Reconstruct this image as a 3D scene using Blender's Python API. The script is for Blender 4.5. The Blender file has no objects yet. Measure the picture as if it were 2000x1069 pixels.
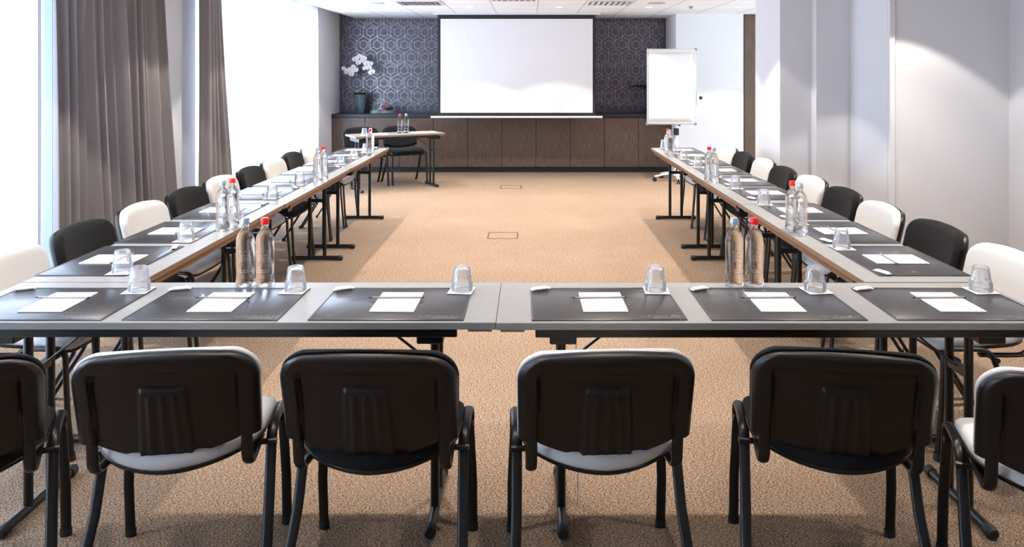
import bpy, bmesh, math, random
from mathutils import Vector, Matrix
C = bpy.context.scene.collection
PI = math.pi
scene = bpy.context.scene

# ------------------------------------------------------------------ camera
cam = bpy.data.cameras.new('camera'); cam_o = bpy.data.objects.new('camera', cam); C.objects.link(cam_o)
cam_o.location = (0, 0, 1.57); cam_o.rotation_euler = (PI/2, 0, 0)
cam.sensor_width = 36; cam.lens = 1480/2000*36
cam.shift_x = -33/2000; cam.shift_y = -(534.5-141)/2000
cam.clip_start = .05
scene.camera = cam_o

# ------------------------------------------------------------------ world + exposure
scene.view_settings.view_transform = 'Standard'; scene.view_settings.look = 'None'
scene.view_settings.gamma = 1; scene.view_settings.use_curve_mapping = False
scene.view_settings.exposure = 0.04
w = bpy.data.worlds.new('sky'); scene.world = w; w.use_nodes = True
bg = w.node_tree.nodes['Background']; bg.inputs[0].default_value = (.80, .90, 1, 1); bg.inputs[1].default_value = 3.0
cy = scene.cycles
cy.use_denoising = True; cy.max_bounces = 14; cy.diffuse_bounces = 7; cy.glossy_bounces = 5
cy.transmission_bounces = 12; cy.transparent_max_bounces = 16
cy.sample_clamp_indirect = 6; cy.caustics_reflective = False; cy.caustics_refractive = False

# ------------------------------------------------------------------ lights
def area(name, loc, rot, sx, sy, power, col):
    l = bpy.data.lights.new(name, 'AREA'); l.shape = 'RECTANGLE'; l.size = sx; l.size_y = sy
    l.energy = power; l.color = col
    o = bpy.data.objects.new(name, l); o.location = loc; o.rotation_euler = rot; C.objects.link(o); return o
DAY = (.64, .77, 1.0)
WINDOW_W = 34      # watts per square metre of window opening
for (y0, y1) in ((.6, 4.75), (7.0, 11.2)):     # daylight falling in through the two window openings
    area('daylight', (-3.75, (y0+y1)/2, 1.3), (0, -PI/2, 0), 2.3, y1-y0, WINDOW_W*(y1-y0)*2.3, DAY)
SPOT_W = 60; BEAM_W = 82; WARM = (1.0, .91, .82)
SPOT_X = (-1.983, -.783, .417, 1.617, 2.817)
SPOT_Y = (10.2, 8.7, 7.2, 5.6, 3.7, 2.08)

# ------------------------------------------------------------------ helpers
def tag(o, label=None, cat=None, group=None, kind=None):
    if label: o['label'] = label
    if cat: o['category'] = cat
    if group: o['group'] = group
    if kind: o['kind'] = kind
    return o
def finish(bm, name, mats, parent=None, smooth=35):
    me = bpy.data.meshes.new(name)
    bmesh.ops.recalc_face_normals(bm, faces=bm.faces)
    bm.to_mesh(me); bm.free()
    if not isinstance(mats, (list, tuple)): mats = [mats]
    for m in mats: me.materials.append(m)
    if smooth:
        me.shade_smooth(); me.set_sharp_from_angle(angle=math.radians(smooth))
    o = bpy.data.objects.new(name, me); C.objects.link(o)
    if parent: o.parent = parent
    return o
def empty(name, loc=(0, 0, 0), rz=0):
    o = bpy.data.objects.new(name, None); o.empty_display_size = .1; o.location = loc; o.rotation_euler = (0, 0, rz)
    C.objects.link(o); return o
def copy_tree(o, parent=None):
    c = o.copy(); C.objects.link(c); c.parent = parent
    for ch in list(o.children): copy_tree(ch, c)
    return c
def NB(): return bmesh.new()
def box(bm, x0, x1, y0, y1, z0, z1, bev=0, seg=1, mat=0, M=None):
    r = bmesh.ops.create_cube(bm, size=1)
    vs = r['verts']
    for v in vs:
        v.co = Vector(((x0+x1)/2+v.co.x*(x1-x0), (y0+y1)/2+v.co.y*(y1-y0), (z0+z1)/2+v.co.z*(z1-z0)))
    fs = set(f for v in vs for f in v.link_faces)
    for f in fs: f.material_index = mat
    if bev:
        es = list(set(e for v in vs for e in v.link_edges))
        rr = bmesh.ops.bevel(bm, geom=es, offset=bev, segments=seg, profile=.5, affect='EDGES')
        vs = list(set(v for f in rr['faces'] for v in f.verts))
        for f in rr['faces']: f.material_index = mat
    if M is not None:
        allv = set(vs)
        # flood the island
        st = list(allv)
        while st:
            v = st.pop()
            for e in v.link_edges:
                u = e.other_vert(v)
                if u not in allv: allv.add(u); st.append(u)
        for v in allv: v.co = M @ v.co
def tube(bm, pts, r, seg=10, r2=None, caps=True, up=Vector((0, 0, 1)), mat=0, radii=None):
    """sweep an ellipse (r sideways, r2 in the bending plane) along a polyline"""
    r2 = r2 or r
    pts = [Vector(p) for p in pts]; rings = []
    pn = None
    for i, p in enumerate(pts):
        if i == 0: t = pts[1]-p
        elif i == len(pts)-1: t = p-pts[-2]
        else: t = (pts[i+1]-p).normalized()+(p-pts[i-1]).normalized()
        t.normalize()
        a = up.cross(t)
        if a.length < 1e-4: a = (pn if pn is not None else Vector((1, 0, 0)).cross(t))
        a.normalize(); pn = a
        b = t.cross(a)
        k = radii[i] if radii else 1
        rings.append([bm.verts.new(p+a*math.cos(2*PI*j/seg)*r*k+b*math.sin(2*PI*j/seg)*r2*k) for j in range(seg)])
    for i in range(len(rings)-1):
        for j in range(seg):
            f = bm.faces.new((rings[i][j], rings[i][(j+1) % seg], rings[i+1][(j+1) % seg], rings[i+1][j])); f.material_index = mat
    if caps:
        for rg in (rings[0], rings[-1]):
            f = bm.faces.new(rg); f.material_index = mat
def arc(c, a, b, r, t0, t1, n):
    return [Vector(c)+Vector(a)*r*math.cos(t0+(t1-t0)*i/n)+Vector(b)*r*math.sin(t0+(t1-t0)*i/n) for i in range(n+1)]
def lathe(bm, prof, seg=32, c=(0, 0), fr=None, mat=0):
    """prof [(r,z)] ; r==0 ends close to a point; fr(theta,i) scales r"""
    rings = []
    for i, (r, z) in enumerate(prof):
        if r <= 1e-6: rings.append([bm.verts.new((c[0], c[1], z))])
        else:
            rings.append([bm.verts.new((c[0]+math.cos(2*PI*j/seg)*r*(fr(2*PI*j/seg, i) if fr else 1),
                                        c[1]+math.sin(2*PI*j/seg)*r*(fr(2*PI*j/seg, i) if fr else 1), z)) for j in range(seg)])
    for i in range(len(rings)-1):
        A, B = rings[i], rings[i+1]
        if len(A) == 1 and len(B) == 1: continue
        for j in range(seg):
            k = (j+1) % seg
            if len(A) == 1: f = bm.faces.new((A[0], B[j], B[k]))
            elif len(B) == 1: f = bm.faces.new((A[j], B[0], A[k]))
            else: f = bm.faces.new((A[j], B[j], B[k], A[k]))
            f.material_index = mat
def grid(bm, nu, nv, fn, mat=0):
    g = [[bm.verts.new(fn(i/nu, j/nv)) for i in range(nu+1)] for j in range(nv+1)]
    for j in range(nv):
        for i in range(nu):
            f = bm.faces.new((g[j][i], g[j][i+1], g[j+1][i+1], g[j+1][i])); f.material_index = mat
    return g
def sstep(a, b, x):
    t = max(0, min(1, (x-a)/(b-a))); return t*t*(3-2*t)
def squiggle(rng, x0, x1, h):
    """short pen strokes that read as a worn line of script"""
    out = []; x = x0
    while x < x1:
        n = rng.randint(2, 5)
        for k in range(n):
            y = h*(rng.random()*.6); a = (x, y); b = (x+h*.35, y+h*(.25+rng.random()*.6)*(1 if k % 2 else -1))
            out.append((a, b)); x += h*.4
        x += h*rng.choice((.15, .5))
    return out

# ------------------------------------------------------------------ materials
def mat(name, col, rough=.5, metal=0, spec=.5, noise=None, bump=None, coat=0, sheen=0):
    """noise=(scale, amount, (sx,sy,sz)) varies the colour, bump=(scale, strength)"""
    m = bpy.data.materials.new(name); m.use_nodes = True; nt = m.node_tree; b = nt.nodes['Principled BSDF']
    b.inputs['Base Color'].default_value = (*col, 1); b.inputs['Roughness'].default_value = rough
    b.inputs['Metallic'].default_value = metal; b.inputs['Specular IOR Level'].default_value = spec
    b.inputs['Coat Weight'].default_value = coat; b.inputs['Sheen Weight'].default_value = sheen
    if noise or bump:
        tc = nt.nodes.new('ShaderNodeTexCoord')
    if noise:
        mp = nt.nodes.new('ShaderNodeMapping'); mp.inputs['Scale'].default_value = noise[2] if len(noise) > 2 else (1, 1, 1)
        nz = nt.nodes.new('ShaderNodeTexNoise'); nz.inputs['Scale'].default_value = noise[0]; nz.inputs['Detail'].default_value = 5
        mx = nt.nodes.new('ShaderNodeMix'); mx.data_type = 'RGBA'
        d = noise[1]
        mx.inputs[6].default_value = (*[c*(1-d) for c in col], 1); mx.inputs[7].default_value = (*[min(1, c*(1+d)) for c in col], 1)
        cr = nt.nodes.new('ShaderNodeMapRange'); cr.inputs[1].default_value = .3; cr.inputs[2].default_value = .7
        nt.links.new(tc.outputs['Object'], mp.inputs[0]); nt.links.new(mp.outputs[0], nz.inputs['Vector'])
        nt.links.new(nz.outputs['Fac'], cr.inputs[0]); nt.links.new(cr.outputs[0], mx.inputs[0]); nt.links.new(mx.outputs[2], b.inputs['Base Color'])
    if bump:
        n2 = nt.nodes.new('ShaderNodeTexNoise'); n2.inputs['Scale'].default_value = bump[0]; n2.inputs['Detail'].default_value = 3
        bp = nt.nodes.new('ShaderNodeBump'); bp.inputs['Strength'].default_value = bump[1]; bp.inputs['Distance'].default_value = .002
        nt.links.new(tc.outputs['Object'], n2.inputs['Vector']); nt.links.new(n2.outputs['Fac'], bp.inputs['Height']); nt.links.new(bp.outputs[0], b.inputs['Normal'])
    return m
M = {}
M['wall'] = mat('wall_paint', (.755, .77, .795), .75, bump=(60, .05))
M['wall_dark'] = mat('slate_wallpaper', (.072, .064, .090), .36, spec=.7, noise=(5, .35, (1, 1, 9)))
M['inlay'] = mat('wallpaper_foil_lines', (.48, .45, .50), .30, metal=.85)
M['ceiling'] = mat('ceiling_tile', (.89, .90, .92), .85, bump=(150, .1))
M['joint'] = mat('ceiling_joint', (.45, .44, .45), .7)
M['cab'] = mat('dark_oak_veneer', (.098, .064, .048), .33, noise=(9, .45, (9, 9, .7)))
M['cabtop'] = mat('black_stained_top', (.018, .018, .022), .35)
M['doorwood'] = mat('brown_oak_veneer', (.105, .062, .036), .45, noise=(7, .35, (12, 12, .6)))
M['black'] = mat('black_matt', (.010, .010, .010), .55)
M['plastic'] = mat('black_shell_plastic', (.010, .0078, .0072), .36, spec=.35, bump=(900, .12))
M['steel'] = mat('black_powder_coat', (.010, .0092, .009), .33, spec=.38)
M['rubber'] = mat('black_rubber', (.012, .012, .012), .6)
M['fabric_b'] = mat('black_wool_fabric', (.011, .011, .0115), .95, spec=.15, noise=(420, .55), bump=(600, .5), sheen=.04)
M['fabric_w'] = mat('off_white_leatherette', (.58, .575, .56), .62, spec=.35, bump=(500, .12))
M['table'] = mat('grey_table_laminate', (.26, .26, .257), .34, spec=.5, noise=(60, .06))
M['table_edge'] = mat('grey_edge_band', (.19, .187, .18), .45)
M['bounce_edge'] = mat('bounce_brown_edge_band', (.20, .12, .072), .40)  # brown carries the carpet's warm bounce, painted into the edge colour
M['bounce_rail'] = mat('bounce_brown_rail', (.17, .066, .024), .45)  # orange carpet reflection painted into the rail colour
M['pad'] = mat('black_leather', (.026, .025, .027), .30, spec=.6, bump=(300, .12), coat=.15)
M['emboss'] = mat('worn_silver_print', (.45, .45, .45), .4)
M['paper'] = mat('white_paper', (.90, .90, .90), .8)
M['pencil'] = mat('grey_pencil_lacquer', (.34, .33, .31), .35, metal=.4)
M['tip'] = mat('dark_pencil_tip', (.03, .03, .03), .5)
M['packet'] = mat('white_wrapper', (.86, .86, .84), .35)
M['red'] = mat('red_bottle_cap', (.75, .015, .012), .35)
M['silver'] = mat('silver_blue_bottle_cap', (.42, .50, .62), .28, metal=.5)
M['print_w'] = mat('white_bottle_print', (.85, .85, .85), .5)
M['print_k'] = mat('dark_bottle_print', (.05, .05, .05), .5)
M['print_r'] = mat('red_bottle_print', (.7, .12, .08), .5)
M['screen'] = mat('white_screen_fabric', (.76, .76, .77), .85)
M['whiteboard'] = mat('whiteboard_enamel', (.86, .86, .87), .25)
M['alu'] = mat('silver_aluminium', (.62, .62, .64), .32, metal=.8)
M['white_metal'] = mat('white_painted_metal', (.75, .75, .76), .35)
M['greyp'] = mat('grey_plastic', (.26, .26, .27), .45)
M['curtain'] = mat('taupe_curtain_linen', (.36, .33, .325), .9, spec=.15, noise=(230, .18, (1, 1, 3)), bump=(500, .3))
M['pot'] = mat('blue_grey_glazed_ceramic', (.085, .115, .14), .22, noise=(14, .5, (1, 1, .3)))
M['petal'] = mat('white_orchid_petal', (.90, .89, .91), .6)
M['lip'] = mat('yellow_orchid_lip', (.65, .45, .25), .6)
M['moss'] = mat('dark_moss', (.02, .025, .012), .95, bump=(200, 1))
M['leaf'] = mat('dark_green_leaf', (.012, .022, .010), .4)
M['stem'] = mat('dark_stem', (.02, .022, .012), .6)
M['green'] = mat('green_marker', (.02, .40, .14), .4)
M['redm'] = mat('red_marker', (.55, .03, .04), .4)
M['brass'] = mat('brushed_brass_strip', (.40, .30, .2), .5, metal=.5)

M['frame_brown'] = mat('dark_floor_frame', (.07, .045, .035), .5)
def special(name):
    m = bpy.data.materials.new(name); m.use_nodes = True; nt = m.node_tree
    out = nt.nodes['Material Output']; nt.nodes.remove(nt.nodes['Principled BSDF']); return m, nt, out
# clear glass and water
def glass(name, col, ior, rough=0):
    m = bpy.data.materials.new(name); m.use_nodes = True; b = m.node_tree.nodes['Principled BSDF']
    b.inputs['Base Color'].default_value = (*col, 1); b.inputs['Transmission Weight'].default_value = 1
    b.inputs['Roughness'].default_value = rough; b.inputs['IOR'].default_value = ior
    # let lamp light through without waiting for caustics
    nt = m.node_tree; out = nt.nodes['Material Output']
    tr = nt.nodes.new('ShaderNodeBsdfTransparent'); tr.inputs[0].default_value = (1, 1, 1, 1)
    mx = nt.nodes.new('ShaderNodeMixShader'); mx.inputs[0].default_value = .25
    nt.links.new(b.outputs[0], mx.inputs[1]); nt.links.new(tr.outputs[0], mx.inputs[2]); nt.links.new(mx.outputs[0], out.inputs[0])
    return m
M['glass'] = glass('clear_glass', (1, 1, 1), 1.36)
M['water'] = glass('clear_water', (.99, 1, 1), 1.30)
def thin_glass(name):
    m, nt, out = special(name)
    t = nt.nodes.new('ShaderNodeBsdfTransparent'); g = nt.nodes.new('ShaderNodeBsdfGlossy'); g.inputs['Roughness'].default_value = .03
    g.inputs[0].default_value = (1, 1, 1, 1)
    fr = nt.nodes.new('ShaderNodeFresnel'); fr.inputs[0].default_value = 1.42
    a = nt.nodes.new('ShaderNodeMixShader'); nt.links.new(fr.outputs[0], a.inputs[0]); nt.links.new(t.outputs[0], a.inputs[1]); nt.links.new(g.outputs[0], a.inputs[2])
    r = nt.nodes.new('ShaderNodeBsdfRefraction'); r.inputs['IOR'].default_value = 1.45; r.inputs['Roughness'].default_value = 0; r.inputs[0].default_value = (1, 1, 1, 1)
    b = nt.nodes.new('ShaderNodeMixShader'); b.inputs[0].default_value = .09
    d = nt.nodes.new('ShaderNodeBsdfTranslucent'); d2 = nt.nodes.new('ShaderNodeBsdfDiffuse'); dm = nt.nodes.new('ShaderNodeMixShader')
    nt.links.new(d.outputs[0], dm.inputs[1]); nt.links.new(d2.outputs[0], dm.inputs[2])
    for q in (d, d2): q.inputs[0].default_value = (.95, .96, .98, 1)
    c = nt.nodes.new('ShaderNodeMixShader'); c.inputs[0].default_value = .13  # white diffuse mixed in to paint bright room reflections into the glass
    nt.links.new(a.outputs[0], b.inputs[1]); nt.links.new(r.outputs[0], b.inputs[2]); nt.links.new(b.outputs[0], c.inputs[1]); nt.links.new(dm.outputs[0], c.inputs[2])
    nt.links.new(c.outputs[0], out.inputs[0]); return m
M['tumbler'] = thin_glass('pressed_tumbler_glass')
M['acrylic'] = glass('clear_acrylic', (.95, .97, .98), 1.4)
def pane():
    m, nt, out = special('window_pane')
    t = nt.nodes.new('ShaderNodeBsdfTransparent'); g = nt.nodes.new('ShaderNodeBsdfGlossy'); g.inputs['Roughness'].default_value = .02
    x = nt.nodes.new('ShaderNodeMixShader'); x.inputs[0].default_value = .06
    nt.links.new(t.outputs[0], x.inputs[1]); nt.links.new(g.outputs[0], x.inputs[2]); nt.links.new(x.outputs[0], out.inputs[0]); return m
M['pane'] = pane()
def sheer():
    m, nt, out = special('white_sheer_voile')
    t = nt.nodes.new('ShaderNodeBsdfTransparent'); d = nt.nodes.new('ShaderNodeBsdfDiffuse'); tl = nt.nodes.new('ShaderNodeBsdfTranslucent')
    d.inputs[0].default_value = (.88, .90, .93, 1); tl.inputs[0].default_value = (.90, .93, .97, 1)
    a = nt.nodes.new('ShaderNodeMixShader'); a.inputs[0].default_value = .62
    b = nt.nodes.new('ShaderNodeMixShader'); b.inputs[0].default_value = .28
    nt.links.new(d.outputs[0], a.inputs[1]); nt.links.new(tl.outputs[0], a.inputs[2])
    nt.links.new(a.outputs[0], b.inputs[1]); nt.links.new(t.outputs[0], b.inputs[2]); nt.links.new(b.outputs[0], out.inputs[0]); return m
M['sheer'] = sheer()
def carpet():
    m = bpy.data.materials.new('loop_carpet'); m.use_nodes = True; nt = m.node_tree; b = nt.nodes['Principled BSDF']
    b.inputs['Roughness'].default_value = .95; b.inputs['Specular IOR Level'].default_value = .1
    tc = nt.nodes.new('ShaderNodeTexCoord')
    def nz(scale, sx, sy, lo, hi, det=4):
        mp = nt.nodes.new('ShaderNodeMapping'); mp.inputs['Scale'].default_value = (sx, sy, 1)
        n = nt.nodes.new('ShaderNodeTexNoise'); n.inputs['Scale'].default_value = scale; n.inputs['Detail'].default_value = det
        r = nt.nodes.new('ShaderNodeMapRange'); r.inputs[1].default_value = lo; r.inputs[2].default_value = hi
        nt.links.new(tc.outputs['Object'], mp.inputs[0]); nt.links.new(mp.outputs[0], n.inputs['Vector']); nt.links.new(n.outputs['Fac'], r.inputs[0])
        return r.outputs[0]
    f = nz(130, 1, 2.4, .41, .60); g = nz(3.2, 1, 1, .35, .7, 3)
    m1 = nt.nodes.new('ShaderNodeMix'); m1.data_type = 'RGBA'
    m1.inputs[6].default_value = (.135, .060, .028, 1); m1.inputs[7].default_value = (.53, .435, .33, 1)
    nt.links.new(f, m1.inputs[0])
    h = nz(40, 1, 2.6, .38, .64, 2)
    m3 = nt.nodes.new('ShaderNodeMix'); m3.data_type = 'RGBA'; m3.blend_type = 'MULTIPLY'; m3.inputs[7].default_value = (.80, .74, .70, 1); m3.inputs[6].default_value = (1, 1, 1, 1)
    nt.links.new(h, m3.inputs[0])
    m4 = nt.nodes.new('ShaderNodeMix'); m4.data_type = 'RGBA'; m4.blend_type = 'MULTIPLY'; m4.inputs[0].default_value = 1
    nt.links.new(m1.outputs[2], m4.inputs[6]); nt.links.new(m3.outputs[2], m4.inputs[7])
    m2 = nt.nodes.new('ShaderNodeMix'); m2.data_type = 'RGBA'; m2.blend_type = 'MULTIPLY'; m2.inputs[7].default_value = (.94, .92, .90, 1)
    nt.links.new(g, m2.inputs[0]); nt.links.new(m4.outputs[2], m2.inputs[6]); nt.links.new(m2.outputs[2], b.inputs['Base Color'])
    bp = nt.nodes.new('ShaderNodeBump'); bp.inputs['Strength'].default_value = .5; bp.inputs['Distance'].default_value = .004
    nt.links.new(f, bp.inputs['Height']); nt.links.new(bp.outputs[0], b.inputs['Normal'])
    return m
M['carpet'] = carpet()
def emis(name, col, s):
    m, nt, out = special(name); e = nt.nodes.new('ShaderNodeEmission'); e.inputs[0].default_value = (*col, 1); e.inputs[1].default_value = s
    nt.links.new(e.outputs[0], out.inputs[0]); return m
M['lamp'] = emis('lit_lamp_lens', (1, .93, .82), 22)

# ------------------------------------------------------------------ the room
CEIL = 2.45; BACK = 12.33; XL = -3.08
def struct(name, bm, m, parent=None, smooth=0):
    o = finish(bm, name, m, parent, smooth)
    if not parent: o['kind'] = 'structure'
    return o
b = NB(); box(b, -3.5, 4.4, -2.3, 12.6, -.1, 0); struct('floor', b, M['carpet'])
# ceiling: tile slabs with a .6 m grid, dark joints as thin battens let into it
b = NB(); box(b, -2.8, 4.3, -2.2, BACK, CEIL, CEIL+.05)
x = .117-.6*4
k = -4
xs = [.117+.6*k for k in range(-4, 7)]; ys = [9.9+.6*k for k in range(-20, 5)]
for xx in xs: box(b, xx-.005, xx+.005, -2.2, BACK-.02, CEIL-.0015, CEIL+.001, mat=1)
for yy in ys:
    if yy < BACK: box(b, -2.78, 4.3, yy-.004, yy+.004, CEIL-.0012, CEIL+.001, mat=2)
M['joint2'] = mat('ceiling_joint_pale', (.66, .65, .66), .7)
struct('ceiling', b, [M['ceiling'], M['joint'], M['joint2']])
b = NB(); box(b, -2.82, -2.80, -2.2, BACK, CEIL, CEIL+.30); box(b, -3.4, -2.8, -2.2, BACK, CEIL+.30, CEIL+.35)
box(b, -2.82, -2.795, -2.2, BACK, CEIL-.006, CEIL+.02)
struct('trim_1', b, M['wall'])            # curtain pocket edge and its top
# back wall with foil honeycomb
b = NB(); box(b, -3.4, 2.5, BACK, BACK+.1, 0, CEIL+.35)
def strip(x0, z0, x1, z1, wd=.0044):
    lo, hi, zl, zh = XL+.002, 2.228, .92, CEIL+.2
    if min(x0, x1) < lo or max(x0, x1) > hi or min(z0, z1) < zl or max(z0, z1) > zh: return
    d = Vector((x1-x0, z1-z0)); L = d.length
    if L < 1e-5: return
    n = Vector((-d.y, d.x))/L*wd/2; yy = BACK-.0012
    vs = [b.verts.new((px, yy, pz)) for px, pz in ((x0+n.x, z0+n.y), (x1+n.x, z1+n.y), (x1-n.x, z1-n.y), (x0-n.x, z0-n.y))]
    f = b.faces.new(vs); f.material_index = 1
DX, DZ = .2215, .2075
hexx = [(0, 1), (.5, .5), (.5, -.5), (0, -1), (-.5, -.5), (-.5, .5)]
rr = random.Random(3)
for row in range(-1, 9):
    for col in range(-5, 24):
        cx = -2.58+DX*(col+(.5 if row % 2 else 0)); cz = .98+DZ*row
        outer = [(cx+hx*DX, cz+(hz*DZ*2/3 if abs(hz) == 1 else hz*DZ*2/3)) for hx, hz in hexx]
        inner = [(cx+(px-cx)*.52, cz+(pz-cz)*.52) for px, pz in outer]
        mid = [(cx+(px-cx)*.78, cz+(pz-cz)*.78) for px, pz in outer]
        for i in range(6):
            j = (i+1) % 6
            strip(*inner[i], *inner[j])
            if i in (0, 1, 2): strip(*outer[i], *outer[j])
        for i in (0, 2, 4) if (row+col) % 2 else (1, 3, 5): strip(*inner[i], *outer[i], .0038)
        k = (row*2+col*3) % 3
        for i in (k,): strip(*mid[i], *mid[(i+1) % 6], .0036)
struct('wall_back', b, [M['wall_dark'], M['inlay']])
# left wall pieces
b = NB(); box(b, -3.5, XL, 10.95, BACK, 0, CEIL+.35); box(b, -3.5, XL, 4.75, 7.0, 0, CEIL+.35)
box(b, XL-.01, XL+.05, 6.28, 6.62, 0, CEIL+.30); box(b, -3.5, XL, -2.2, .6, 0, CEIL+.35)
box(b, -3.5, XL, .6, 4.75, 2.42, CEIL+.35); box(b, -3.5, XL, 7.0, 10.95, 2.42, CEIL+.35)
struct('wall_left', b, M['wall'])
b = NB(); box(b, -3.5, 4.4, -2.3, -2.2, 0, CEIL+.35); struct('wall_front', b, M['wall'])
# right side: white wall face, wood door, stepped piers, long wall
b = NB(); box(b, 2.23, 3.255, 11.49, BACK+.1, 0, CEIL); struct('wall_right', b, M['wall'])
b = NB(); box(b, 3.265, 3.62, 11.50, 11.56, 0, CEIL, .001); d1 = struct('door_1', b, M['doorwood'])
b = NB(); box(b, 3.255, 3.268, 11.485, 11.52, 0, CEIL); finish(b, 'door_jamb', M['black'], d1, 0)
b = NB(); box(b, 3.255, 4.4, 11.56, 11.7, 0, CEIL); struct('wall_right_back', b, M['black'])
b = NB(); box(b, 2.45, 4.4, 7.4, 8.2, 0, CEIL, .004); struct('trim_2', b, M['wall'])
b = NB(); box(b, 2.755, 4.4, 7.27, 7.4, 0, CEIL, .003); box(b, 3.08, 4.4, 6.52, 7.27, 0, CEIL, .003); struct('trim_3', b, M['wall'])
b = NB(); box(b, 3.082, 3.13, 6.47, 6.52, 0, CEIL, .004); struct('trim_4', b, M['wall'])
b = NB(); box(b, 3.142, 4.115, 6.495, 6.52, 0, CEIL); struct('wall_right_panel', b, M['wall'])
b = NB(); box(b, 4.115, 4.3, -2.2, 6.52, 0, CEIL); struct('wall_right_side', b, M['wall'])
# windows
def window(n, y0, y1):
    b = NB()
    X0, X1 = -3.42, -3.36
    for yy in (y0, y1-.07): box(b, X0, X1, yy, yy+.07, 0, 2.42, .004)
    nm = max(1, round((y1-y0)/1.35))
    for k in range(1, nm): yy = y0+(y1-y0)*k/nm; box(b, X0, X1, yy-.035, yy+.035, 0, 2.42, .004)
    box(b, X0, X1, y0, y1, 0, .08); box(b, X0, X1, y0, y1, 2.34, 2.42)
    f = struct('window_%d' % n, b, M['white_metal'])
    b = NB(); box(b, -3.395, -3.385, y0+.05, y1-.05, .06, 2.36); finish(b, 'pane', M['pane'], f, 0)
window(1, .6, 4.75); window(2, 7.0, 10.95)

# ------------------------------------------------------------------ curtains
def drape(name, m, y0, y1, yb0, yb1, xc, amp, folds, z0, z1, seed, label, cat, nu=None, thick=.004, phase=0):
    rng = random.Random(seed); ph = [rng.random()*.9 for _ in range(folds+3)]; am = [.55+.6*rng.random() for _ in range(folds+3)]
    b = NB(); nu = nu or folds*14; nv = 26
    def fn(u, v):
        z = z1+(z0-z1)*v
        s = u*folds; k = int(s)
        warp = phase+s+.22*math.sin(s*1.7+seed)+.12*v*math.sin(s*2.3+1.3)
        a = amp*(am[min(k, folds)]*(1-(s-k))+am[min(k+1, folds+1)]*(s-k))
        xx = math.sin(2*PI*warp+.35*v*math.sin(k+seed))
        xx = math.copysign(abs(xx)**.6, xx)*a*(.62+.38*v)
        ya = y0+(yb0-y0)*v**1.5; yb = y1+(yb1-y1)*v**1.5
        return Vector((xc+xx+.012*math.sin(3*v+k), ya+(yb-ya)*(u+.018*math.sin(2*PI*warp+1.2)), z))
    grid(b, nu, nv, fn)
    o = finish(b, name, m, None, 80)
    if thick:
        md = o.modifiers.new('cloth thickness', 'SOLIDIFY'); md.thickness = thick
    tag(o, label, cat); return o
drape('curtain', M['curtain'], 4.50, 5.86, 4.53, 6.12, -2.88, .074, 12, .01, 2.62, 4,
      'wide taupe linen curtain hanging in deep folds beside the near white sheer', 'curtain', phase=.40)
drape('curtain', M['curtain'], 6.70, 7.12, 6.70, 7.42, -2.91, .065, 5, .01, 2.62, 7,
      'narrow bunched taupe curtain between the white wall pier and the far sheers', 'curtain')
b = NB(); box(b, -2.835, -2.79, 4.436, 4.440, .01, 2.62, .001)
tag(finish(b, 'blackout_lining', mat('blue_grey_lining', (.35, .42, .52), .8), None, 0), 'flat blue grey blackout strip hanging at the near edge of the wide curtain', 'curtain lining')
for (a0, a1, sd, lb) in ((.62, 4.60, 2, 'bright white sheer curtain over the window nearest the camera'),
                         (7.16, 9.02, 5, 'bright white sheer curtain beside the narrow taupe curtain'),
                         (9.0, 10.93, 9, 'bright white sheer curtain next to the back left corner')):
    drape('sheer_curtain', M['sheer'], a0, a1, a0, a1, -3.025, .020, int((a1-a0)/.16), .02, 2.62, sd, lb, 'sheer curtain', nu=int((a1-a0)/.16)*8, thick=0)['group'] = 'white sheers over the windows'

# ------------------------------------------------------------------ downlights and ceiling fittings
def make_downlight(k=1):
    t = empty('downlight')
    b = NB(); lathe(b, [(.042, .003), (.045, -.003), (.058, -.004), (.061, 0), (.061, .004), (.042, .004), (.042, .003)], 28)
    finish(b, 'trim_ring', M['white_metal'], t, 40)
    b = NB(); lathe(b, [(0, -.001), (.043, -.001), (.043, .003), (0, .003)], 24); finish(b, 'lamp_lens', M['lamp'], t)
    for nm, en, sz, bl in (('wide_beam', SPOT_W, 100, .13), ('narrow_beam', BEAM_W, 80, .8)):
        l = bpy.data.lights.new(nm, 'SPOT'); l.energy = en*k; l.color = WARM
        l.spot_size = math.radians(sz); l.spot_blend = bl; l.shadow_soft_size = .028
        o = bpy.data.objects.new(nm, l); o.location = (0, 0, -.03); o.parent = t; C.objects.link(o)
    return t
D0 = make_downlight(); first = True; D1 = None
colname = ['column over the left tables', 'second column from the windows', 'column over the middle of the carpet', 'column over the right tables', 'column nearest the right wall']
rown = ['row nearest the back wall', 'second row from the back wall', 'third row from the back wall', 'fourth row from the back wall', 'fifth row from the back wall', 'sixth row from the back wall', 'row over the camera']
for j, yy in enumerate(SPOT_Y):
    for i, xx in enumerate(SPOT_X):
        if xx > 2.45 and 6 < yy < 8.3: continue
        if yy < 3:                                   # the row beside the camera is dimmed
            if D1 is None: o = D1 = make_downlight(.42)
            else: o = copy_tree(D1)
        else:
            o = D0 if first else copy_tree(D0); first = False
        if xx > 2.45 and 5 < yy < 6: xx, yy = 3.10, 5.83
        o.location = (xx, yy, CEIL-.002)
        tag(o, 'round downlight, %s, %s' % (colname[i], rown[j]), 'downlight', 'ceiling downlights')
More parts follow.
